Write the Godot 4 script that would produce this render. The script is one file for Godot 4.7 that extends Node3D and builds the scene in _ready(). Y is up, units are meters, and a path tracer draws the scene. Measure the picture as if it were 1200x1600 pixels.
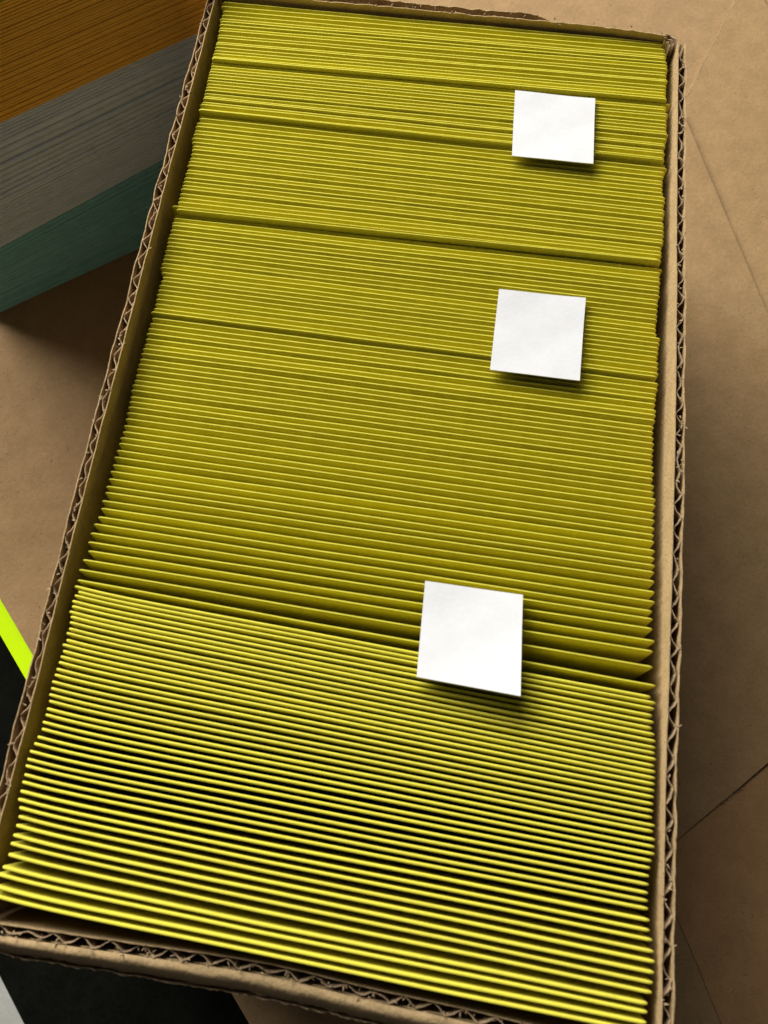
extends Node3D
# A corrugated box of yellow envelopes on kraft sheets, a flat pile of coloured envelopes beside it. Box measures are millimetres in the tables, metres elsewhere.

const LEFT_X := [
	-95.2, -95.2, -93.9, -94.0, -94.4, -93.6, -93.8, -93.7, -93.6, -93.5, -93.3, -93.4, -93.3, -93.4, -93.4, -93.5, -93.1, -92.9, -93.4, -93.2, -92.9,
	-93.1, -93.1, -93.0, -93.1, -92.9, -92.9, -92.8, -93.0, -92.8, -92.8, -93.2, -93.4, -93.2, -92.8, -93.1, -92.4, -93.1, -93.1, -93.3, -93.1, -93.5,
	-92.9, -92.4, -92.2, -92.2, -92.2, -92.5, -92.5, -92.3, -92.4, -92.4, -92.6, -92.6, -92.6, -92.7, -92.6, -92.3, -93.9, -91.9, -93.3, -93.0, -92.9,
	-92.7, -92.8, -92.9, -93.3, -93.1, -93.1, -93.3, -93.3, -93.3, -93.4, -93.3, -92.5, -91.6, -91.8, -92.2, -92.2, -92.3, -92.1, -91.9, -91.7, -92.4,
	-91.9, -92.1, -92.3, -92.3, -92.3, -92.1, -92.2, -92.4, -92.5, -92.6, -92.6, -92.5, -92.5, -92.7, -92.5, -92.3, -92.1, -92.0, -92.0, -91.8, -91.7,
	-91.4, -91.8, -91.6, -91.6, -91.9, -91.8, -91.7, -91.5, -91.5, -91.4, -91.6, -91.2, -91.2, -92.0, -92.1, -92.1, -91.4, -92.0, -92.3, -92.0, -92.4,
	-90.7, -91.3, -91.5, -91.0, -91.6, -90.6, -90.3, -90.2, -90.6, -90.1, -90.7, -90.3, -90.3, -90.3, -90.5, -90.6, -90.8, -90.6, -90.8, -90.2, -90.3,
	-90.1, -90.3, -90.1, -90.8, -91.2, -91.7, -91.9, -91.9, -91.6, -91.7, -91.3, -91.4, -90.4, -90.0, -89.9, -89.9, -90.1, -90.0, -90.7, -91.6, -91.0,
	-92.0
]
const LEFT_Z := [
	-0.2, 2.4, 4.8, 7.0, 9.2, 11.1, 12.5, 14.0, 15.7, 18.0, 19.4, 21.6, 22.8, 24.4, 26.1, 27.6, 30.3, 31.3, 32.0, 33.8, 36.0, 37.4, 38.8, 40.5, 41.6,
	43.4, 44.9, 46.8, 48.0, 49.7, 50.7, 52.2, 53.8, 56.8, 57.5, 58.3, 60.2, 62.4, 64.4, 66.2, 68.2, 70.0, 72.1, 73.7, 75.6, 77.4, 79.4, 81.0, 83.0, 84.9,
	86.8, 88.9, 90.4, 92.3, 94.2, 96.1, 98.2, 100.5, 102.8, 104.2, 104.7, 106.8, 109.0, 110.6, 112.4, 114.4, 115.9, 117.6, 119.3, 121.0, 123.0, 124.9,
	126.6, 128.6, 130.7, 132.6, 134.2, 136.1, 138.0, 139.9, 142.0, 144.0, 146.2, 147.8, 149.8, 152.0, 154.2, 156.4, 158.4, 160.6, 162.6, 164.6, 166.7,
	168.8, 170.8, 173.1, 175.3, 177.2, 179.4, 181.8, 183.8, 185.9, 188.1, 190.5, 193.2, 195.6, 197.9, 200.2, 202.9, 205.5, 208.2, 210.9, 213.7, 216.5,
	218.7, 221.8, 224.5, 227.7, 230.3, 233.6, 236.7, 239.6, 242.9, 246.3, 249.7, 251.8, 253.4, 254.8, 256.7, 258.4, 260.1, 261.7, 263.5, 265.4, 266.9,
	269.0, 270.6, 272.5, 274.3, 276.1, 278.2, 280.0, 282.1, 284.1, 286.0, 287.9, 290.2, 292.0, 294.2, 296.2, 298.6, 300.6, 302.9, 305.2, 307.1, 309.6,
	311.7, 314.2, 316.5, 318.7, 321.1, 323.5, 326.1, 328.4, 331.4, 334.8, 336.8, 340.0, 342.2
]
const RIGHT_X := [
	91.0, 88.9, 88.8, 89.4, 89.3, 89.0, 89.7, 90.0, 90.1, 89.8, 89.7, 90.3, 90.1, 89.9, 89.9, 89.9, 89.7, 89.9, 91.7, 90.3, 90.0, 90.9, 90.7, 90.5, 90.7,
	90.5, 90.8, 91.2, 90.9, 90.3, 90.3, 90.0, 90.3, 89.8, 89.9, 90.9, 91.4, 90.7, 90.2, 90.1, 90.0, 90.1, 90.3, 91.1, 91.1, 90.8, 91.2, 91.2, 90.8, 91.1,
	91.1, 91.2, 91.3, 91.2, 91.0, 90.6, 90.7, 90.5, 89.4, 90.3, 91.5, 90.8, 90.6, 90.7, 90.6, 90.6, 90.8, 90.3, 90.4, 90.4, 90.4, 90.3, 90.1, 90.1, 90.3,
	91.7, 91.5, 91.3, 91.3, 91.1, 91.4, 91.4, 91.4, 90.8, 91.7, 91.6, 91.1, 91.1, 91.0, 91.3, 91.1, 91.0, 90.7, 90.6, 90.8, 91.0, 90.9, 90.7, 90.7, 91.0,
	91.3, 90.9, 91.4, 91.4, 92.0, 91.9, 91.7, 91.7, 91.7, 91.6, 91.8, 91.9, 91.8, 91.9, 91.8, 91.8, 92.0, 92.0, 91.2, 91.3, 91.3, 92.2, 91.5, 91.5, 92.6,
	91.2, 92.7, 92.2, 91.6, 92.0, 91.7, 92.4, 92.7, 92.8, 92.7, 93.1, 92.5, 93.0, 92.8, 92.7, 92.7, 92.6, 92.5, 92.5, 92.4, 93.1, 92.7, 93.2, 93.1, 93.2,
	92.5, 92.1, 91.7, 91.7, 91.6, 91.6, 91.8, 92.2, 92.3, 93.1, 93.6, 93.9, 93.7, 93.5, 93.4, 92.3, 92.3, 92.1, 92.1
]
const RIGHT_Z := [
	2.2, 3.3, 5.6, 7.8, 9.4, 10.9, 12.4, 13.5, 15.7, 17.6, 19.0, 21.0, 22.0, 24.3, 26.1, 27.5, 30.2, 31.8, 32.5, 34.4, 36.2, 38.2, 39.3, 41.6, 43.1,
	44.7, 46.4, 48.0, 49.8, 52.4, 53.5, 55.3, 56.8, 59.7, 61.0, 61.3, 63.4, 65.2, 67.6, 69.4, 71.3, 72.9, 74.9, 76.6, 78.6, 80.3, 82.4, 83.8, 86.1, 88.0,
	89.8, 91.8, 93.3, 95.6, 97.2, 98.9, 100.8, 102.7, 104.7, 105.2, 107.1, 109.1, 111.6, 113.5, 115.5, 117.1, 118.8, 120.8, 122.5, 124.5, 126.6, 128.5,
	130.5, 132.4, 134.3, 136.0, 138.0, 139.8, 141.6, 143.5, 145.7, 147.6, 150.1, 151.5, 153.6, 155.7, 157.9, 159.8, 161.6, 164.0, 165.9, 167.9, 170.3,
	172.3, 174.4, 176.5, 178.7, 180.9, 183.1, 185.1, 187.4, 189.6, 192.0, 194.4, 196.8, 199.1, 201.9, 204.5, 207.2, 209.6, 211.7, 215.0, 217.6, 220.1,
	222.3, 225.4, 228.9, 232.2, 235.3, 237.9, 241.0, 244.7, 248.1, 252.9, 258.4, 262.0, 263.6, 265.4, 267.5, 269.4, 271.1, 272.9, 274.8, 276.6, 278.2,
	279.9, 281.8, 283.4, 285.2, 286.9, 288.7, 290.5, 292.4, 294.3, 296.1, 298.2, 299.8, 301.9, 303.8, 305.7, 307.6, 309.5, 311.6, 313.8, 316.0, 318.0,
	320.0, 322.8, 325.3, 327.6, 330.4, 332.8, 335.4, 337.9, 340.3, 343.1, 345.1, 347.6, 349.8
]
const TOP_Y := [
	137.3, 137.3, 137.4, 137.2, 137.3, 137.8, 137.3, 137.1, 137.1, 137.2, 137.0, 137.0, 137.0, 136.9, 137.1, 136.9, 137.9, 138.1, 136.2, 136.4, 136.9,
	136.8, 136.7, 136.9, 136.4, 136.6, 136.4, 136.7, 136.3, 136.6, 136.5, 136.3, 136.3, 137.3, 137.5, 135.3, 135.7, 135.9, 136.0, 135.8, 136.0, 135.7,
	135.9, 135.7, 135.7, 135.6, 135.7, 135.5, 135.6, 135.4, 135.4, 135.7, 135.4, 135.3, 135.4, 135.2, 135.3, 135.8, 136.1, 136.1, 133.8, 134.1, 134.6,
	134.7, 134.4, 134.5, 134.1, 134.2, 134.0, 133.7, 133.7, 133.8, 133.5, 133.6, 133.4, 133.5, 133.5, 133.3, 133.1, 133.2, 133.2, 133.1, 133.6, 133.7,
	132.6, 132.7, 133.0, 133.0, 132.7, 132.8, 132.8, 132.7, 132.7, 132.8, 132.6, 132.7, 132.8, 132.8, 132.9, 132.8, 132.8, 132.9, 133.0, 133.1, 133.0,
	133.4, 133.4, 133.6, 133.7, 133.9, 133.7, 134.1, 134.5, 134.6, 134.9, 134.8, 135.0, 135.5, 135.6, 136.0, 136.1, 136.2, 136.7, 137.2, 136.9, 137.1,
	137.3, 137.4, 137.7, 138.0, 137.7, 137.9, 138.1, 138.1, 137.9, 138.0, 138.1, 138.0, 138.3, 138.4, 138.4, 138.5, 138.4, 138.5, 138.5, 138.6, 138.6,
	138.6, 138.6, 138.6, 138.8, 138.9, 139.0, 138.9, 138.9, 139.2, 139.1, 139.2, 139.2, 139.2, 139.2, 139.1, 139.4, 139.3, 139.2, 139.3, 139.2, 139.4,
	139.2
]
const MM := 0.001
const RIM := 0.140                       # height of the box rim
const FRONT_RIM := 0.136                 # the front wall is bent outwards and stands lower
const SECTION_START := [0, 18, 35, 60, 84, 125, 169]
var rng := RandomNumberGenerator.new()
var kraft: StandardMaterial3D
var kraft_edge: StandardMaterial3D
var kraft_base: StandardMaterial3D
var yellow := []
var names := {}


# ---------------------------------------------------------------- naming
func numbered(called: String) -> String:
	var n: int = names.get(called, 0)
	names[called] = n + 1
	return called if n == 0 else "%s_%03d" % [called, n]


func tag(o: Node, label: String, category: String, group := "", kind := "") -> void:
	o.set_meta("label", label)
	if category:
		o.set_meta("category", category)
	if group:
		o.set_meta("group", group)
	if kind:
		o.set_meta("kind", kind)


func put(mesh: Mesh, called: String, m: Material, parent: Node = self) -> MeshInstance3D:
	var o := MeshInstance3D.new()
	o.name = numbered(called) if parent == self else called
	o.mesh = mesh
	o.material_override = m
	o.cast_shadow = GeometryInstance3D.SHADOW_CASTING_SETTING_ON
	parent.add_child(o, true)
	return o


# ---------------------------------------------------------------- materials
func noise_picture(size: int, frequency: float, octaves: int, seed_value: int, kind := FastNoiseLite.TYPE_SIMPLEX_SMOOTH) -> Image:
	var n := FastNoiseLite.new()
	n.seed = seed_value
	n.noise_type = kind
	n.frequency = frequency
	n.fractal_octaves = octaves
	return n.get_seamless_image(size, size)


# colour = base with coarse mottling, fine grain and, if asked for, dark fibres
func paper_picture(size: int, base: Color, coarse: float, fine: float, fibres: int, seed_value: int) -> ImageTexture:
	var a := noise_picture(size, 0.012, 4, seed_value)
	var b := noise_picture(size, 0.22, 2, seed_value + 1)
	var c := noise_picture(size, 0.06, 3, seed_value + 2)
	var im := Image.create(size, size, false, Image.FORMAT_RGB8)
	for y in size:
		for x in size:
			var k := 1.0 + coarse * (a.get_pixel(x, y).r - 0.5) * 2.0 + fine * (b.get_pixel(x, y).r - 0.5) * 2.0 + coarse * 0.6 * (c.get_pixel(x, y).r - 0.5) * 2.0
			im.set_pixel(x, y, Color(base.r * k, base.g * k, base.b * (1.0 + (k - 1.0) * 1.15)))
	var r := RandomNumberGenerator.new()
	r.seed = seed_value + 9
	for i in fibres:
		var p := Vector2(r.randf() * size, r.randf() * size)
		var d := Vector2.from_angle(r.randf() * TAU)
		var long := r.randi_range(2, 9)
		var dark := r.randf_range(0.72, 0.92) if r.randf() < 0.7 else r.randf_range(1.08, 1.2)
		if r.randf() < 0.02:
			dark = 0.3
		for s in long:
			p += d
			d = d.rotated(r.randf_range(-0.35, 0.35))
			var q := Vector2i(posmod(int(p.x), size), posmod(int(p.y), size))
			var was := im.get_pixelv(q)
			im.set_pixelv(q, Color(was.r * dark, was.g * dark, was.b * dark))
	return ImageTexture.create_from_image(im)


func grain_normal(size: int, frequency: float, seed_value: int, strength: float) -> ImageTexture:
	var im := noise_picture(size, frequency, 4, seed_value)
	im.convert(Image.FORMAT_RGBA8)
	im.bump_map_to_normal_map(strength)
	return ImageTexture.create_from_image(im)


func paper_material(tex: Texture2D, normal: Texture2D, repeat: float, rough: float, bump: float) -> StandardMaterial3D:
	var m := StandardMaterial3D.new()
	m.albedo_texture = tex
	m.roughness = rough
	m.metallic_specular = 0.25
	m.uv1_triplanar = true
	m.uv1_world_triplanar = true
	m.uv1_scale = Vector3.ONE / repeat
	if normal:
		m.normal_enabled = true
		m.normal_texture = normal
		m.normal_scale = bump
	return m


func lin(r: float, g: float, b: float) -> Color:
	return Color(r, g, b).linear_to_srgb()


# ---------------------------------------------------------------- shapes
func tri(st: SurfaceTool, a: Vector3, b: Vector3, c: Vector3) -> void:
	st.add_vertex(a)
	st.add_vertex(b)
	st.add_vertex(c)


func quad(st: SurfaceTool, a: Vector3, b: Vector3, c: Vector3, d: Vector3) -> void:
	tri(st, a, b, c)
	tri(st, a, c, d)


func begin(smooth := false) -> SurfaceTool:
	var st := SurfaceTool.new()
	st.begin(Mesh.PRIMITIVE_TRIANGLES)
	st.set_smooth_group(0 if smooth else -1)
	return st


func done(st: SurfaceTool) -> ArrayMesh:
	st.generate_normals()
	return st.commit()


# a band of board or paper that stands on edge: it follows a line in x-z, has a thickness and a top height at each point
func ribbon(st: SurfaceTool, line: PackedVector2Array, top: PackedFloat32Array, bottom: float, thick: float) -> void:
	var n := line.size()
	var side := PackedVector2Array()
	for i in n:
		var t := (line[mini(i + 1, n - 1)] - line[maxi(i - 1, 0)]).normalized()
		side.append(Vector2(-t.y, t.x) * thick * 0.5)
	for i in n - 1:
		var p := line[i]
		var q := line[i + 1]
		var a := p + side[i]
		var b := p - side[i]
		var c := q + side[i + 1]
		var d := q - side[i + 1]
		st.set_smooth_group(1)
		quad(st, Vector3(a.x, bottom, a.y), Vector3(c.x, bottom, c.y), Vector3(c.x, top[i + 1], c.y), Vector3(a.x, top[i], a.y))
		st.set_smooth_group(2)
		quad(st, Vector3(d.x, bottom, d.y), Vector3(b.x, bottom, b.y), Vector3(b.x, top[i], b.y), Vector3(d.x, top[i + 1], d.y))
		st.set_smooth_group(-1)
		quad(st, Vector3(a.x, top[i], a.y), Vector3(c.x, top[i + 1], c.y), Vector3(d.x, top[i + 1], d.y), Vector3(b.x, top[i], b.y))
	for i in [0, n - 1]:
		var a := line[i] + side[i]
		var b := line[i] - side[i]
		quad(st, Vector3(a.x, bottom, a.y), Vector3(a.x, top[i], a.y), Vector3(b.x, top[i], b.y), Vector3(b.x, bottom, b.y))


# a flat sheet cut to an outline (x-z), its upper face at y
func sheet_mesh(outline: PackedVector2Array, y0: float, thick: float, slope := 0.0) -> ArrayMesh:
	var st := begin()
	var ids := Geometry2D.triangulate_polygon(outline)
	for k in range(0, ids.size(), 3):
		var a := outline[ids[k]]
		var b := outline[ids[k + 1]]
		var c := outline[ids[k + 2]]
		if (b - a).cross(c - a) < 0.0:
			var s := b
			b = c
			c = s
		var ya := y0 + slope * a.y
		var yb := y0 + slope * b.y
		var yc := y0 + slope * c.y
		tri(st, Vector3(a.x, ya, a.y), Vector3(b.x, yb, b.y), Vector3(c.x, yc, c.y))
		tri(st, Vector3(a.x, ya - thick, a.y), Vector3(c.x, yc - thick, c.y), Vector3(b.x, yb - thick, b.y))
	for i in outline.size():
		var p := outline[i]
		var q := outline[(i + 1) % outline.size()]
		var yp := y0 + slope * p.y
		var yq := y0 + slope * q.y
		quad(st, Vector3(p.x, yp, p.y), Vector3(p.x, yp - thick, p.y), Vector3(q.x, yq - thick, q.y), Vector3(q.x, yq, q.y))
	return done(st)


# an outline with its straight edges broken into slightly uneven steps
func worn(outline: Array, step: float, uneven: float) -> PackedVector2Array:
	var out := PackedVector2Array()
	for i in outline.size():
		var p: Vector2 = outline[i]
		var q: Vector2 = outline[(i + 1) % outline.size()]
		var n := maxi(1, int(p.distance_to(q) / step))
		var across := (q - p).normalized().orthogonal()
		for k in n:
			out.append(p.lerp(q, float(k) / n) + (across * rng.randf_range(-uneven, uneven) if k > 0 else Vector2.ZERO))
	return out


# an envelope that stands between two top corners and two bottom corners: folded top edge rounded, corners eased, the sheet a little bowed
func envelope_mesh(top_l: Vector3, top_r: Vector3, low_l: Vector3, low_r: Vector3, thick: float, bow: float, curl: float, wave: float, phase: float) -> ArrayMesh:
	# a thick fold is round, a thin one is a cut edge with sharp borders
	var profile := [[-1.0, 1.0], [-1.0, 0.012], [-1.0, 0.0], [-0.86, -0.62], [-0.5, -0.96], [0.5, -0.96], [0.86, -0.62], [1.0, 0.0], [1.0, 0.012], [1.0, 1.0]]
	if thick < 0.0008:
		profile = [[-1.0, 1.0], [-1.0, 0.012], [-1.0, 0.0], [-0.98, -0.7], [-0.8, -1.0], [0.8, -1.0], [0.98, -0.7], [1.0, 0.0], [1.0, 0.012], [1.0, 1.0]]
	var st := begin(thick > 0.0008)
	var wide := top_l.distance_to(top_r)
	var at := [0.0, 0.0003, 0.0008, 0.0016, 0.003, 0.006, 0.011, 0.018, 0.028, 0.042, 0.058, 0.075]
	for k in range(11, -1, -1):
		at.append(wide - at[k])
	var cols := at.size() - 1
	var rings := []
	for i in cols + 1:
		var u: float = at[i] / wide
		var top := top_l.lerp(top_r, u)
		var low := low_l.lerp(low_r, u)
		var off := bow * sin(u * PI) + curl * (1.0 - exp(-u * 16.0)) + wave * sin(u * 9.0 + phase) * sin(u * PI)
		top.z += off
		top.y += 0.00012 * sin(u * 23.0 + phase * 3.0) * sin(u * PI)
		var end := minf(u, 1.0 - u) * wide
		var blunt := 0.8 if u < 0.5 or thick < 0.0008 else 0.55
		var half := thick * 0.5 * minf(1.0, blunt + sqrt(end / 0.0012) * (1.0 - blunt))
		var drop := 0.0006 * pow(clampf(1.0 - end / 0.0012, 0.0, 1.0), 2.0)   # eased corner
		var ring := []
		var down := (low - top)
		var long := down.length()
		down /= long
		var start := top + down * drop
		for k in profile:
			var along: float = k[1]
			var p := start + (down * (long - drop) * along if along > 0.0 else down * (half + half * along))
			ring.append(p + Vector3(0, 0, k[0] * half))
		rings.append(ring)
	for i in cols:
		for k in 9:
			quad(st, rings[i][k], rings[i][k + 1], rings[i + 1][k + 1], rings[i + 1][k])
	st.set_smooth_group(-1)
	for i in [0, cols]:
		var ring: Array = rings[i]
		for k in range(1, 9):
			if i == 0:
				tri(st, ring[0], ring[k + 1], ring[k])
			else:
				tri(st, ring[0], ring[k], ring[k + 1])
	return done(st)


# ---------------------------------------------------------------- the box
func wall_line(points: Array, steps: int) -> PackedVector2Array:
	var curve := Curve2D.new()
	for i in points.size():
		var t: Vector2 = (points[mini(i + 1, points.size() - 1)] - points[maxi(i - 1, 0)]) / 6.0
		curve.add_point(points[i] * MM, -t * MM, t * MM)
	curve.bake_interval = 0.002
	var out := PackedVector2Array()
	for i in steps + 1:
		out.append(curve.sample_baked(curve.get_baked_length() * i / steps, true))
	return out


func offset_line(line: PackedVector2Array, by: float) -> PackedVector2Array:
	var out := PackedVector2Array()
	for i in line.size():
		var t := (line[mini(i + 1, line.size() - 1)] - line[maxi(i - 1, 0)]).normalized()
		out.append(line[i] + Vector2(-t.y, t.x) * by)
	return out


func uneven_top(n: int, base: float, rough: float, sag: float, seed_value: int) -> PackedFloat32Array:
	var noise := FastNoiseLite.new()
	noise.seed = seed_value
	noise.frequency = 0.11
	noise.fractal_octaves = 4
	var out := PackedFloat32Array()
	for i in n:
		out.append(base + noise.get_noise_1d(i * 1.0) * rough + noise.get_noise_1d(i * 0.07 + 500.0) * sag)
	return out


# corrugated board: inner liner, wave of fluting, outer liner. "out" is the side of the line that faces away from the envelopes
func board_wall(box: Node3D, points: Array, out: float, thick: float, flute_drop: float, outer_top: Callable, seed_value: int, rim := RIM) -> MeshInstance3D:
	var line := wall_line(points, 240)
	var st := begin(true)
	ribbon(st, line, uneven_top(line.size(), rim, 0.0005, 0.0006, seed_value), 0.0, 0.00034)
	var wall := put(done(st), "wall", kraft, box)
	# fluting
	var length := 0.0
	for i in line.size() - 1:
		length += line[i].distance_to(line[i + 1])
	var n := int(length / 0.0081) * 16
	var wave := PackedVector2Array()
	var noise := FastNoiseLite.new()
	noise.seed = seed_value + 3
	noise.frequency = 0.02
	for i in n + 1:
		var f := float(i) / n * (line.size() - 1)
		var a := mini(int(f), line.size() - 2)
		var p := line[a].lerp(line[a + 1], f - a)
		var t := (line[a + 1] - line[a]).normalized()
		var across := Vector2(-t.y, t.x) * out
		var ph := float(i) / 16.0 * TAU + noise.get_noise_1d(i * 0.6) * 1.3
		var amp := (thick * 0.5 - 0.00035) * (1.0 + 0.10 * noise.get_noise_1d(i * 2.3 + 90.0)) * clampf(1.25 - 2.2 * absf(noise.get_noise_1d(i * 0.8 + 300.0)), 0.45, 1.0)
		var s := sin(ph)
		wave.append(p + across * (thick * 0.5 + amp * signf(s) * pow(absf(s), 0.62)) + t * 0.0005 * sin(2.0 * ph + 0.4))
	var st2 := begin(true)
	ribbon(st2, wave, uneven_top(n + 1, rim - flute_drop, 0.0006, 0.0005, seed_value + 4), 0.03, 0.00028)
	put(done(st2), "fluting", kraft_edge, wall)
	# outer liner
	var outer := offset_line(line, out * thick)
	var tops := uneven_top(outer.size(), rim - 0.0002, 0.0009, 0.0006, seed_value + 7)
	for i in tops.size():
		tops[i] += outer_top.call(float(i) / (tops.size() - 1))
	var wob := FastNoiseLite.new()
	wob.seed = seed_value + 11
	wob.frequency = 0.09
	for i in outer.size():
		outer[i] += Vector2(1, 0) * wob.get_noise_1d(i) * 0.0006 if absf(points[0].x - points[-1].x) < 30.0 else Vector2.ZERO
	var st3 := begin(true)
	ribbon(st3, outer, tops, 0.0, 0.00034)
	put(done(st3), "outer_liner", kraft, wall)
	# frayed shreds of paper along the cut
	var st4 := begin()
	for k in 130:
		var f := rng.randf()
		var i := int(f * (n - 1))
		var c := wave[i] + Vector2(rng.randf_range(-0.0009, 0.0009), rng.randf_range(-0.0009, 0.0009))
		var d := Vector2.from_angle(rng.randf() * TAU) * rng.randf_range(0.0004, 0.0013)
		var y := rim + rng.randf_range(-0.0006, 0.0002)
		var rise := rng.randf_range(-0.0002, 0.0009)
		var w := d.orthogonal().normalized() * rng.randf_range(0.00008, 0.00028)
		var a3 := Vector3(c.x - w.x, y, c.y - w.y)
		var b3 := Vector3(c.x + w.x, y, c.y + w.y)
		var t3 := Vector3(c.x + d.x, y + rise, c.y + d.y)
		var u3 := t3 + Vector3(w.x, 0.0001, w.y) * 0.7
		quad(st4, a3, b3, u3, t3)
		quad(st4, a3 - Vector3(0, 0.0003, 0), t3 - Vector3(0, 0.0002, 0), u3 - Vector3(0, 0.0002, 0), b3 - Vector3(0, 0.0003, 0))
	var fray := put(done(st4), "frayed_paper", kraft_edge, wall)
	fray.set_meta("kind", "stuff")
	return wall


func build_box() -> void:
	var box := Node3D.new()
	box.name = numbered("cardboard_box")
	add_child(box, true)
	tag(box, "open corrugated kraft cardboard box packed with yellow envelopes", "box")
	var flat := func(_u: float) -> float: return 0.0
	board_wall(box, [Vector2(-97.3, -3.4), Vector2(-96.9, 60), Vector2(-96.9, 110), Vector2(-96.4, 160), Vector2(-96.2, 200), Vector2(-95.6, 245), Vector2(-94.6, 290), Vector2(-94.3, 349)], 1.0, 0.0031, 0.0006, flat, 21)
	board_wall(box, [Vector2(92.7, 4.0), Vector2(93.1, 20), Vector2(93.9, 78), Vector2(94.9, 130), Vector2(95.5, 185), Vector2(95.4, 245), Vector2(95.2, 290), Vector2(95.6, 352)], -1.0, 0.0031, 0.0007, flat, 41)
	# the back wall: outer liner torn down over its right part
	var torn := func(u: float) -> float: return 0.0008 if u < 0.72 else -0.0042 * minf(1.0, (u - 0.72) * 14.0)
	board_wall(box, [Vector2(-97.0, -3.6), Vector2(-56, -2.2), Vector2(0, -1.3), Vector2(60, -0.3), Vector2(88.5, 1.6)], -1.0, 0.0026, 0.0022, torn, 61)
	# the front wall: its outer liner is peeled outwards, rolls over and ends in a torn crease
	var front_points := [Vector2(-95.2, 349.8), Vector2(-66.4, 349.4), Vector2(-14.5, 348.7), Vector2(20, 350.7), Vector2(48.5, 352.1), Vector2(96.0, 355.8)]
	var low := func(_u: float) -> float: return -0.0016
	var front := board_wall(box, front_points, 1.0, 0.0031, 0.0004, low, 81, FRONT_RIM)
	var line := offset_line(wall_line(front_points, 160), 0.0031)
	var noise := FastNoiseLite.new()
	noise.seed = 5
	noise.frequency = 0.16
	noise.fractal_octaves = 3
	var st := begin(true)
	var rings := []
	for i in line.size():
		var u := float(i) / (line.size() - 1)
		var ring := []
		var w := 0.0040 + 0.0012 * sin(u * PI) + noise.get_noise_1d(i * 0.3) * 0.0004
		for k in 9:
			var v := k / 8.0
			var y := FRONT_RIM - 0.0006 + 0.0006 * sin(v * 2.6) - 0.0042 * pow(v, 2.4) + noise.get_noise_2d(i * 0.8, k * 2.0) * 0.0002
			ring.append(Vector3(line[i].x, y, line[i].y + w * v))
		var edge: Vector3 = ring[8]
		ring.append(edge + Vector3(0, -0.0016 + noise.get_noise_1d(i * 1.9) * 0.0007, -0.0003))      # dark groove of the crease
		ring.append(edge + Vector3(0, -0.0014 + noise.get_noise_1d(i * 2.7 + 40) * 0.0008, 0.0009 + noise.get_noise_1d(i * 1.3 + 70) * 0.0005))
		ring.append(edge + Vector3(0, -0.0030, 0.0013 + noise.get_noise_1d(i * 3.1 + 20) * 0.0004))
		ring.append(Vector3(edge.x, 0.0, edge.z + 0.0004))
		rings.append(ring)
	for i in rings.size() - 1:
		for k in rings[i].size() - 1:
			quad(st, rings[i][k], rings[i + 1][k], rings[i + 1][k + 1], rings[i][k + 1])
	put(done(st), "peeled_liner", kraft, front)
	# second torn ply along the crease
	var st2 := begin(true)
	var ply := PackedVector2Array()
	var tops := PackedFloat32Array()
	for i in rings.size():
		var e: Vector3 = rings[i][8]
		ply.append(Vector2(e.x, e.z + 0.0019 + noise.get_noise_1d(i * 1.1 + 90) * 0.0005))
		tops.append(e.y - 0.0017 + noise.get_noise_1d(i * 3.7 + 10) * 0.0012)
	ribbon(st2, ply, tops, 0.0, 0.0003)
	put(done(st2), "torn_ply", kraft_edge, front)
	# curled plies in the corner between the back wall and the right wall
	for k in 3:
		var arc := PackedVector2Array()
		var at := PackedFloat32Array()
		for i in 13:
			var a := deg_to_rad(-92.0 + i * 6.6)
			var r := 0.0052 - k * 0.0013
			arc.append(Vector2(0.0876 + cos(a) * r * 1.0, 0.0062 + sin(a) * r))
			at.append(RIM - 0.0004 * k + 0.0003 * sin(i * 0.9 + k))
		var stc := begin(true)
		ribbon(stc, arc, at, 0.12, 0.00026)
		put(done(stc), "corner_ply", kraft_edge, box)
	var base := begin()
	var corners := [Vector2(-0.0972, -0.0034), Vector2(0.0928, 0.0030), Vector2(0.0954, 0.3520), Vector2(-0.0944, 0.3480)]
	put(sheet_mesh(PackedVector2Array(corners), 0.0035, 0.003), "base", kraft, box)


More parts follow.
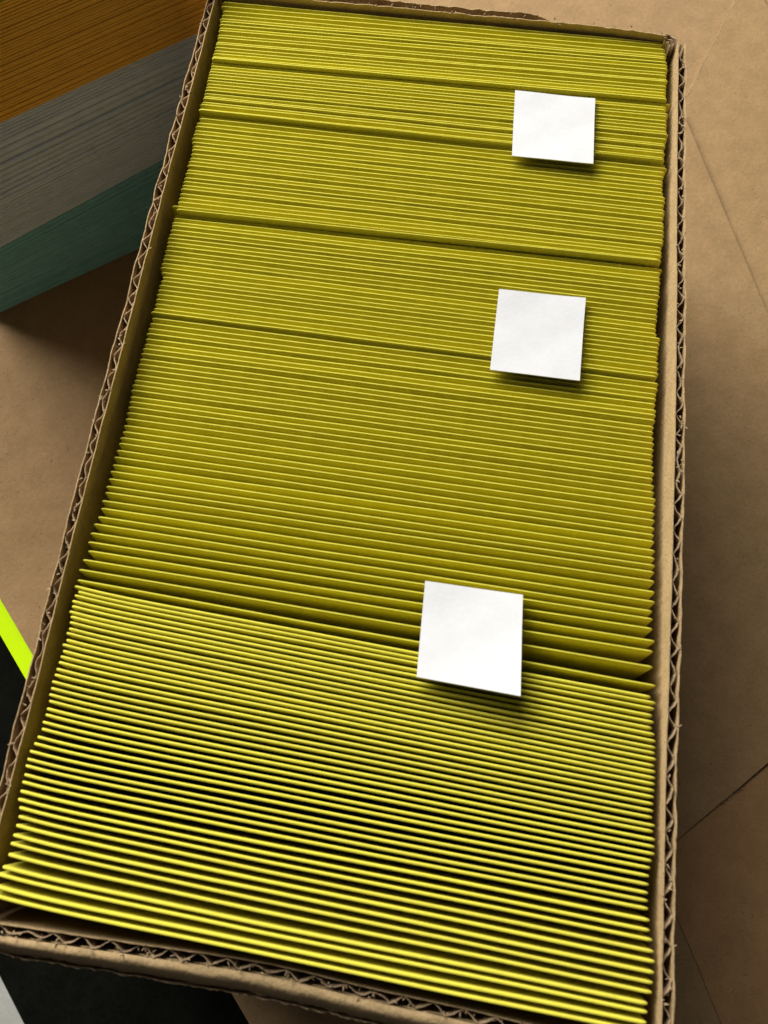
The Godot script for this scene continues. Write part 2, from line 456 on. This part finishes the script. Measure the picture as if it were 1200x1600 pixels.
# ---------------------------------------------------------------- the yellow envelopes
func build_yellow() -> void:
	var said := [
		["thin-edged yellow envelope standing against the torn back wall of the box", "yellow envelopes against the back wall"],
		["thin-edged yellow envelope in the section whose front edge lies under the rearmost white card", "yellow envelopes under the rearmost white card"],
		["thin-edged yellow envelope in the section between the rearmost and the middle white cards", "yellow envelopes between the rearmost and middle cards"],
		["thin-edged yellow envelope in the section that carries most of the middle white card", "yellow envelopes under the middle white card"],
		["thin-edged yellow envelope in the fanned section between the middle and the foremost white cards", "yellow envelopes fanned between the middle and foremost cards"],
		["thick rounded-edge yellow envelope in the section by the peeled front wall", "thick-edged yellow envelopes by the front wall"],
	]
	var single := {
		0: "yellow envelope reaching furthest into the curled corner of the box, touching the back wall",
		17: "yellow envelope with a small seam at its end, foremost of the back wall section",
		58: "yellow envelope whose left end sticks out of line beside the torn left rim",
		59: "yellow envelope with a side seam showing above the wide shadowed gap",
		124: "yellow envelope leaning over the thick-edged section, last of the fanned ones",
		168: "thick rounded-edge yellow envelope right against the peeled front wall",
	}
	var section := 0
	for i in LEFT_X.size():
		while i >= SECTION_START[section + 1]:
			section += 1
		var y: float = TOP_Y[i] * MM + rng.randf_range(-0.00025, 0.00025)
		var tl := Vector3(LEFT_X[i] * MM, y, LEFT_Z[i] * MM)
		var tr := Vector3(RIGHT_X[i] * MM, y, RIGHT_Z[i] * MM)
		var zb := 0.0
		if i < 84:
			zb = lerpf(6.0, 175.0, i / 84.0)
		elif i < 125:
			zb = lerpf(175.0, 266.0, (i - 84) / 41.0)
		else:
			zb = lerpf(267.0, 346.0, (i - 125) / 44.0)
		var skew: float = (RIGHT_Z[i] - LEFT_Z[i]) * 0.15
		var mid := (tl.x + tr.x) * 0.5
		var half := (tr.x - tl.x) * 0.5
		var ll := Vector3(mid - half, 0.0042, (zb - skew) * MM)
		var lr := Vector3(mid + half, 0.0042, (zb + skew) * MM)
		var room := 9.0
		for k in [i - 1, i + 1]:
			if k >= 0 and k < LEFT_X.size():
				room = minf(room, minf(absf(LEFT_Z[k] - LEFT_Z[i]), absf(RIGHT_Z[k] - RIGHT_Z[i])))
		var thick := minf(0.45 if section < 4 else 0.52, room * 0.7) if section < 5 else minf(0.94, room * 0.6)
		var curl := 0.0009 if section == 5 else 0.0
		tl.z -= curl * 0.0
		tr.z -= curl
		var wave := minf(0.00012, room * 0.06 * MM)
		var mesh := envelope_mesh(tl, tr, ll, lr, thick * MM, 0.0, curl, wave, rng.randf() * TAU)
		var o := put(mesh, "yellow_envelope", yellow[rng.randi() % yellow.size()])
		tag(o, single.get(i, said[section][0]), "envelope", said[section][1])
		if i == 17 or i == 34 or i == 59:
			# glued side seam: one narrow strip that stands just proud of the face
			var st := begin()
			var end := tl if i == 17 else tr
			var sgn := 1.0 if i == 17 else -1.0
			var x0 := end.x + sgn * 0.0045
			var x1 := x0 + sgn * 0.0006
			var f := Vector3(0, 0, thick * 0.5 * MM)
			var low := ll if i == 17 else lr
			for x in [x0]:
				var a := Vector3(x0, end.y - 0.0004, end.z) + f
				var b := Vector3(x1, end.y - 0.0004, end.z) + f
				var c := Vector3(x1, low.y, low.z) + f
				var d := Vector3(x0, low.y, low.z) + f
				var up := Vector3(0, 0, 0.00025)
				quad(st, a + up, b + up, c + up, d + up)
				quad(st, a, a + up, d + up, d)
				quad(st, b + up, b, c, c + up)
				quad(st, a, b, b + up, a + up)
			put(done(st), "seam", yellow[0], o)


# ---------------------------------------------------------------- white cards
func card(corners: Array, lift: float, label: String, m: Material) -> void:
	var st := begin(true)
	var n := 10
	var t := Vector3(0, 0.00035, 0)
	var p := []
	for j in n + 1:
		var row := []
		for i in n + 1:
			var u := float(i) / n
			var v := float(j) / n
			var q: Vector3 = corners[0].lerp(corners[1], u).lerp(corners[3].lerp(corners[2], u), v)
			q.y += -lift * sin(u * PI) * 0.4 - lift * sin(v * PI) + 0.00008 * sin(u * 7.0 + v * 11.0)
			row.append(q)
		p.append(row)
	for j in n:
		for i in n:
			quad(st, p[j][i] + t, p[j][i + 1] + t, p[j + 1][i + 1] + t, p[j + 1][i] + t)
			quad(st, p[j][i], p[j + 1][i], p[j + 1][i + 1], p[j][i + 1])
	st.set_smooth_group(-1)
	for i in n:
		quad(st, p[0][i], p[0][i + 1], p[0][i + 1] + t, p[0][i] + t)
		quad(st, p[n][i + 1], p[n][i], p[n][i] + t, p[n][i + 1] + t)
		quad(st, p[i + 1][0], p[i][0], p[i][0] + t, p[i + 1][0] + t)
		quad(st, p[i][n], p[i + 1][n], p[i + 1][n] + t, p[i][n] + t)
	var o := put(done(st), "white_card", m)
	tag(o, label, "card", "blank white cards on the envelopes")


# ---------------------------------------------------------------- the flat pile of coloured envelopes
func flat_envelope(w: float, deep: float, thick: float, variant: int) -> ArrayMesh:
	# origin at the middle of the lower front edge; x along the front, +z towards the viewer, the front fold rounded
	var st := begin(true)
	var cols := 16
	var rings := []
	for i in cols + 1:
		var u := float(i) / cols
		var x := (u - 0.5) * w
		var z := 0.00012 * sin(u * 5.0 + variant * 2.1) + 0.00006 * sin(u * 13.0 + variant)
		var y := 0.00002 * sin(u * 6.0 + variant * 1.7)
		var h := thick * 0.5
		var ring := [Vector3(x, y, z - deep), Vector3(x, y + 0.0, z - h * 0.6)]
		for a in [-62.0, -25.0, 25.0, 62.0]:
			var r := deg_to_rad(a)
			ring.append(Vector3(x, y + h + h * sin(r) * 1.05, z + h * (cos(r) - 1.0) * 0.8))
		ring.append(Vector3(x, y + thick, z - h * 0.6))
		ring.append(Vector3(x, y + thick, z - deep))
		rings.append(ring)
	for i in cols:
		for k in 7:
			quad(st, rings[i][k], rings[i + 1][k], rings[i + 1][k + 1], rings[i][k + 1])
		quad(st, rings[i][7], rings[i + 1][7], rings[i + 1][0], rings[i][0])
	st.set_smooth_group(-1)
	for i in [0, cols]:
		for k in range(1, 7):
			if i == 0:
				tri(st, rings[i][0], rings[i][k], rings[i][k + 1])
			else:
				tri(st, rings[i][0], rings[i][k + 1], rings[i][k])
	return done(st)


func build_pile(orange: Array, grey: Array, green: Array, pale: Material) -> void:
	var along := Vector3(0.80448, 0, -0.59398)
	var face := Vector3(0.59398, 0, 0.80448)
	var start := Vector3(-0.2393, 0, 0.0815)
	var middle := start + along * 0.0840
	var turn := Basis(along, Vector3.UP, face)
	var w := 0.178
	var kinds := [
		["green_envelope", green, "dark green envelope in the lowest layer of the flat pile beside the box", "green envelopes in the flat pile"],
		["grey_envelope", grey, "grey envelope in the middle layer of the flat pile beside the box", "grey envelopes in the flat pile"],
		["orange_envelope", orange, "orange envelope in the top layer of the flat pile beside the box", "orange envelopes in the flat pile"],
	]
	# thickness and the gap above, from the table upwards
	var layers := []
	# [kind, thickness, gap above, setback, tilt]: the green ones lie like a wedge, the layers above level it out again
	for k in 37:
		layers.append([0, 0.00106, 0.00024, rng.randf_range(-0.0002, 0.0002) + 0.0006 * sin(k * 0.11), deg_to_rad(5.8) * k / 37.0])
	for k in 15:
		layers.append([1, 0.00116, 0.00012, rng.randf_range(-0.0002, 0.0002) - 0.0009, deg_to_rad(5.8 - 0.12 * k)])
	for k in 12:
		layers.append([1, 0.0015 + 0.00016 * k, 0.00024 + 0.00003 * k, rng.randf_range(-0.0004, 0.0004) - 0.0006, deg_to_rad(4.0 - 0.14 * k)])
	for k in 6:
		layers.append([1, 0.0013, 0.00006, -0.0005 - 0.0003 * k, deg_to_rad(2.3 - 0.07 * k)])
	for k in 38:
		layers.append([2, 0.00094, 0.00022 + (0.00006 if k > 22 else 0.0) + rng.randf_range(0.0, 0.0001), rng.randf_range(-0.0003, 0.0003) - 0.0002, deg_to_rad(1.9 - 0.035 * k)])
	var y := 0.0002
	var made := {}
	for e in layers:
		var variant := rng.randi() % 3
		var key := "%.5f_%d" % [e[1], variant]
		if not made.has(key):
			made[key] = flat_envelope(w, 0.132, e[1], variant)
		var o := put(made[key], kinds[e[0]][0], kinds[e[0]][1][rng.randi() % kinds[e[0]][1].size()])
		o.transform = Transform3D(turn.rotated(face, e[4]).rotated(Vector3.UP, rng.randf_range(-0.0015, 0.0015)), middle + face * (e[3] - 0.0004) + along * rng.randf_range(-0.001, 0.001) + Vector3.UP * y)
		tag(o, kinds[e[0]][2], "envelope", kinds[e[0]][3])
		y += e[1] + e[2]
	var top := put(flat_envelope(w, 0.132, 0.0012, 1), "pale_envelope", pale)
	top.transform = Transform3D(turn.rotated(face, deg_to_rad(0.6)).rotated(Vector3.UP, 0.008), middle - face * 0.0015 + Vector3.UP * y)
	tag(top, "pale envelope lying on top of the orange envelopes in the pile", "envelope")
	print("pile top ", y)


func _ready() -> void:
	rng.seed = 20240
	# camera: position and axes of the photograph
	var cam := Camera3D.new()
	cam.name = "camera"
	cam.fov = rad_to_deg(2.0 * atan(800.0 / 1200.0))
	cam.near = 0.01
	cam.far = 60.0
	cam.transform = Transform3D(Basis(Vector3(0.99037541, -0.02218614, -0.13661745), Vector3(-0.12330852, 0.30686948, -0.9437299), Vector3(0.06286145, 0.95149298, 0.30118025)), Vector3(0.01889537, 0.37696208, 0.29015181))
	var lens := CameraAttributesPhysical.new()
	lens.frustum_focal_length = 18.0
	lens.frustum_focus_distance = 0.335
	lens.frustum_near = 0.01
	lens.frustum_far = 60.0
	lens.exposure_aperture = 12.5
	cam.attributes = lens
	add_child(cam)
	cam.current = true

	var env := Environment.new()
	env.background_mode = Environment.BG_COLOR
	env.background_color = lin(0.052, 0.052, 0.053)
	env.tonemap_mode = Environment.TONE_MAPPER_LINEAR
	env.tonemap_exposure = 1.0
	env.sdfgi_enabled = true
	env.ssao_enabled = true
	env.ssil_enabled = true
	var around := WorldEnvironment.new()
	around.name = "environment"
	around.environment = env
	add_child(around)

	# daylight of one window, high behind the pile
	var window := AreaLight3D.new()
	window.name = "window_light"
	window.area_size = Vector2(2.0, 0.7)
	window.light_energy = 9.4
	window.light_color = Color(1.0, 0.99, 0.97)
	window.shadow_enabled = true
	window.area_range = 8.0
	var aim := Vector3(0.0, 0.13, 0.18)
	var from := aim + Vector3(-0.52, 0.54, -0.66).normalized() * 1.8
	add_child(window)
	window.look_at_from_position(from, aim, Vector3.UP)

	# materials
	var kraft_tex := paper_picture(1024, lin(0.43, 0.30, 0.152), 0.06, 0.10, 5200, 3)
	var kraft_n := grain_normal(512, 0.12, 8, 3.0)
	kraft = paper_material(kraft_tex, kraft_n, 0.11, 0.88, 0.22)
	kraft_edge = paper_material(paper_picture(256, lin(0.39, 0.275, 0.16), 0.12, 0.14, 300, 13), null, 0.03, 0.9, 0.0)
	kraft_base = paper_material(paper_picture(1024, lin(0.300, 0.192, 0.093), 0.05, 0.07, 2000, 33), kraft_n, 0.24, 0.85, 0.08)
	var kraft_olive := paper_material(paper_picture(1024, lin(0.305, 0.195, 0.091), 0.05, 0.07, 2000, 53), kraft_n, 0.22, 0.85, 0.08)
	var kraft_red := paper_material(paper_picture(512, lin(0.325, 0.187, 0.085), 0.05, 0.06, 350, 57), kraft_n, 0.12, 0.85, 0.08)
	var paper_n := grain_normal(256, 0.18, 18, 2.0)
	for k in 3:
		yellow.append(paper_material(paper_picture(256, lin(0.655 - k * 0.02, 0.595 - k * 0.02, 0.062), 0.03, 0.05, 0, 70 + k), paper_n, 0.02, 0.8, 0.35))
	var white := paper_material(paper_picture(256, lin(0.67, 0.67, 0.675), 0.012, 0.01, 0, 90), grain_normal(256, 0.05, 28, 4.0), 0.03, 0.9, 0.05)
	var orange := []
	var grey := []
	var green := []
	for k in 3:
		orange.append(paper_material(paper_picture(256, lin(0.88 + k * 0.02, 0.51 + k * 0.02, 0.08), 0.05, 0.06, 0, 100 + k), null, 0.03, 0.8, 0.0))
		grey.append(paper_material(paper_picture(256, lin(0.58 + k * 0.02, 0.69 + k * 0.02, 0.75 + k * 0.02), 0.05, 0.06, 0, 110 + k), null, 0.03, 0.6, 0.0))
		green.append(paper_material(paper_picture(256, lin(0.21 + k * 0.01, 0.47 + k * 0.02, 0.47 + k * 0.015), 0.06, 0.06, 0, 120 + k), null, 0.03, 0.6, 0.0))
	var pale := paper_material(paper_picture(256, lin(0.66, 0.62, 0.55), 0.03, 0.04, 0, 130), null, 0.03, 0.8, 0.0)
	var dark := paper_material(paper_picture(256, lin(0.005, 0.0052, 0.004), 0.2, 0.2, 0, 140), null, 0.12, 0.95, 0.0)
	dark.metallic_specular = 0.03
	var neon := paper_material(paper_picture(256, lin(0.52, 0.80, 0.0), 0.01, 0.02, 0, 150), null, 0.05, 0.8, 0.0)
	var pale_grey := paper_material(paper_picture(256, lin(0.34, 0.34, 0.31), 0.03, 0.05, 0, 160), null, 0.05, 0.8, 0.0)

	# the table and the sheets on it
	var table := put(sheet_mesh(PackedVector2Array([Vector2(-1.2, -1.2), Vector2(1.2, -1.2), Vector2(1.2, 1.2), Vector2(-1.2, 1.2)]), -0.0036, 0.03), "table", dark)
	tag(table, "dark matt table top under the kraft sheets", "", "", "structure")
	var e0 := Vector2(-0.1915, 0.2412)
	var ed := Vector2(0.698, 0.716)
	var kraft_sheet := put(sheet_mesh(worn([e0 - ed * 0.5, e0 + ed * 0.62, Vector2(0.75, 0.62), Vector2(0.75, -0.75), Vector2(-0.75, -0.75), Vector2(-0.75, -0.2)], 0.01, 0.0001), 0.0, 0.0012), "kraft_sheet", kraft_base)
	tag(kraft_sheet, "large brown kraft sheet spread over the table under the box", "sheet")
	var nd := Vector2(-0.716, 0.698)
	var neon_sheet := put(sheet_mesh(PackedVector2Array([e0 - ed * 0.3 - nd * 0.1, e0 + ed * 0.12 - nd * 0.1, e0 + ed * 0.12 + nd * 0.0090, e0 - ed * 0.3 + nd * 0.0090]), -0.0014, 0.0021), "neon_sheet", neon)
	tag(neon_sheet, "bright neon yellow-green card strip showing under the kraft sheet's edge", "card")
	var g0 := Vector2(-0.1420, 0.4066)
	var gd := Vector2(0.70, 0.715)
	var gs := put(sheet_mesh(PackedVector2Array([g0 - gd * 0.12, g0 + gd * 0.14, g0 + gd * 0.14 + Vector2(-0.15, 0.15), g0 - gd * 0.12 + Vector2(-0.15, 0.15)]), -0.0030, 0.0005), "grey_sheet", pale_grey)
	tag(gs, "pale grey sheet on the dark table near the front corner of the box", "sheet")
	# large kraft envelope to the right of the box, its pointed flap lying on its body
	var letter := Node3D.new()
	letter.name = numbered("kraft_envelope")
	add_child(letter, true)
	tag(letter, "large flat kraft envelope with a pointed flap lying beside the right wall", "envelope")
	var tip := Vector2(0.1370, -0.1040)
	var up := (Vector2(0.1698, -0.1928) - Vector2(0.1416, -0.1134)).normalized()
	var dn := (Vector2(0.1897, 0.0346) - Vector2(0.1440, -0.0890)).normalized()
	var br := Vector2(0.1465, 0.3066)
	var bd := (Vector2(0.1865, 0.2679) - br).normalized()
	put(sheet_mesh(worn([tip, tip + dn * 0.30, br + bd * 0.10, br - bd * 0.03, Vector2(0.105, 0.30), Vector2(0.105, -0.10)], 0.012, 0.00012), 0.0055, 0.0003, -0.0152), "body", kraft_olive, letter)
	put(sheet_mesh(worn([tip + up * 0.202, tip, tip + Vector2(-0.01, 0.02), Vector2(0.15, 0.15), Vector2(0.5, 0.14), Vector2(0.5, -0.29)], 0.012, 0.00008), 0.0026, 0.0018), "flap", kraft_olive, letter)
	var brown := put(sheet_mesh(worn([Vector2(0.1486, 0.3377) - Vector2(0.02, 0.035), Vector2(0.1705, 0.3761) + Vector2(0.04, 0.09), Vector2(0.5, 0.45), Vector2(0.5, 0.1), Vector2(0.16, 0.2)], 0.012, 0.0002), 0.0004, 0.0003), "brown_sheet", kraft_red)
	tag(brown, "reddish brown sheet reaching under the torn lower edge of the kraft envelope", "sheet")
	var cut := PackedVector2Array()  # paler strip along the flap's upper edge: light on that edge put into the colour
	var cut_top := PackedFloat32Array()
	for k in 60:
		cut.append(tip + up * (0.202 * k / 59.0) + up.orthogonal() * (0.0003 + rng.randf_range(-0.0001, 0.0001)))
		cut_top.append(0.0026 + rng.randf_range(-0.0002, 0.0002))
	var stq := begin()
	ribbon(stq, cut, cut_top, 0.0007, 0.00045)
	put(done(stq), "pale_lit_edge", kraft_edge, letter)
	var stf := begin()
	var torn_at := br + bd * 0.031
	for k in 14:
		var c := torn_at + bd * (k - 7) * 0.0011 + Vector2(rng.randf_range(-0.0004, 0.0004), rng.randf_range(0.0, 0.0007))
		var q := c + bd.rotated(rng.randf_range(-0.5, 0.5)) * 0.0022
		var wd := Vector2(0.0002, 0.0003)
		quad(stf, Vector3(c.x, 0.0015, c.y), Vector3(q.x, 0.0019, q.y), Vector3(q.x + wd.x, 0.0017, q.y + wd.y), Vector3(c.x + wd.x, 0.0013, c.y + wd.y))
	put(done(stf), "torn_fibres", kraft_edge, letter).set_meta("kind", "stuff")
	var c0 := Vector2(0.1885, -0.2060)
	var cd := Vector2(0.37, 0.93)
	var corner_sheet := put(sheet_mesh(PackedVector2Array([c0 - cd * 0.1, c0 + cd * 0.10, c0 + cd * 0.10 + Vector2(0.2, -0.05), c0 - cd * 0.1 + Vector2(0.2, -0.05)]), 0.0042, 0.0010), "light_kraft_sheet", kraft_edge)
	tag(corner_sheet, "lighter kraft sheet whose edge lies over the flap of the kraft envelope", "sheet")

	build_box()
	build_yellow()
	build_pile(orange, grey, green, pale)
	card([Vector3(30.6, 138.0, 34.5) * MM, Vector3(62.0, 138.0, 35.1) * MM, Vector3(62.8, 139.1, 67.6) * MM, Vector3(32.1, 138.4, 66.8) * MM], 0.0003, "rearmost of the blank white square cards, close to the back wall", white)
	card([Vector3(32.8, 135.2, 124.0) * MM, Vector3(64.1, 134.9, 123.7) * MM, Vector3(63.7, 136.2, 157.9) * MM, Vector3(32.6, 135.8, 157.3) * MM], 0.0004, "middle one of the three blank white square cards", white)
	card([Vector3(19.2, 138.0, 235.6) * MM, Vector3(50.2, 137.8, 236.0) * MM, Vector3(51.1, 144.8, 267.8) * MM, Vector3(20.2, 141.2, 266.0) * MM], 0.0004, "foremost white square card, its front corner lifted over the thick-edged envelopes", white)
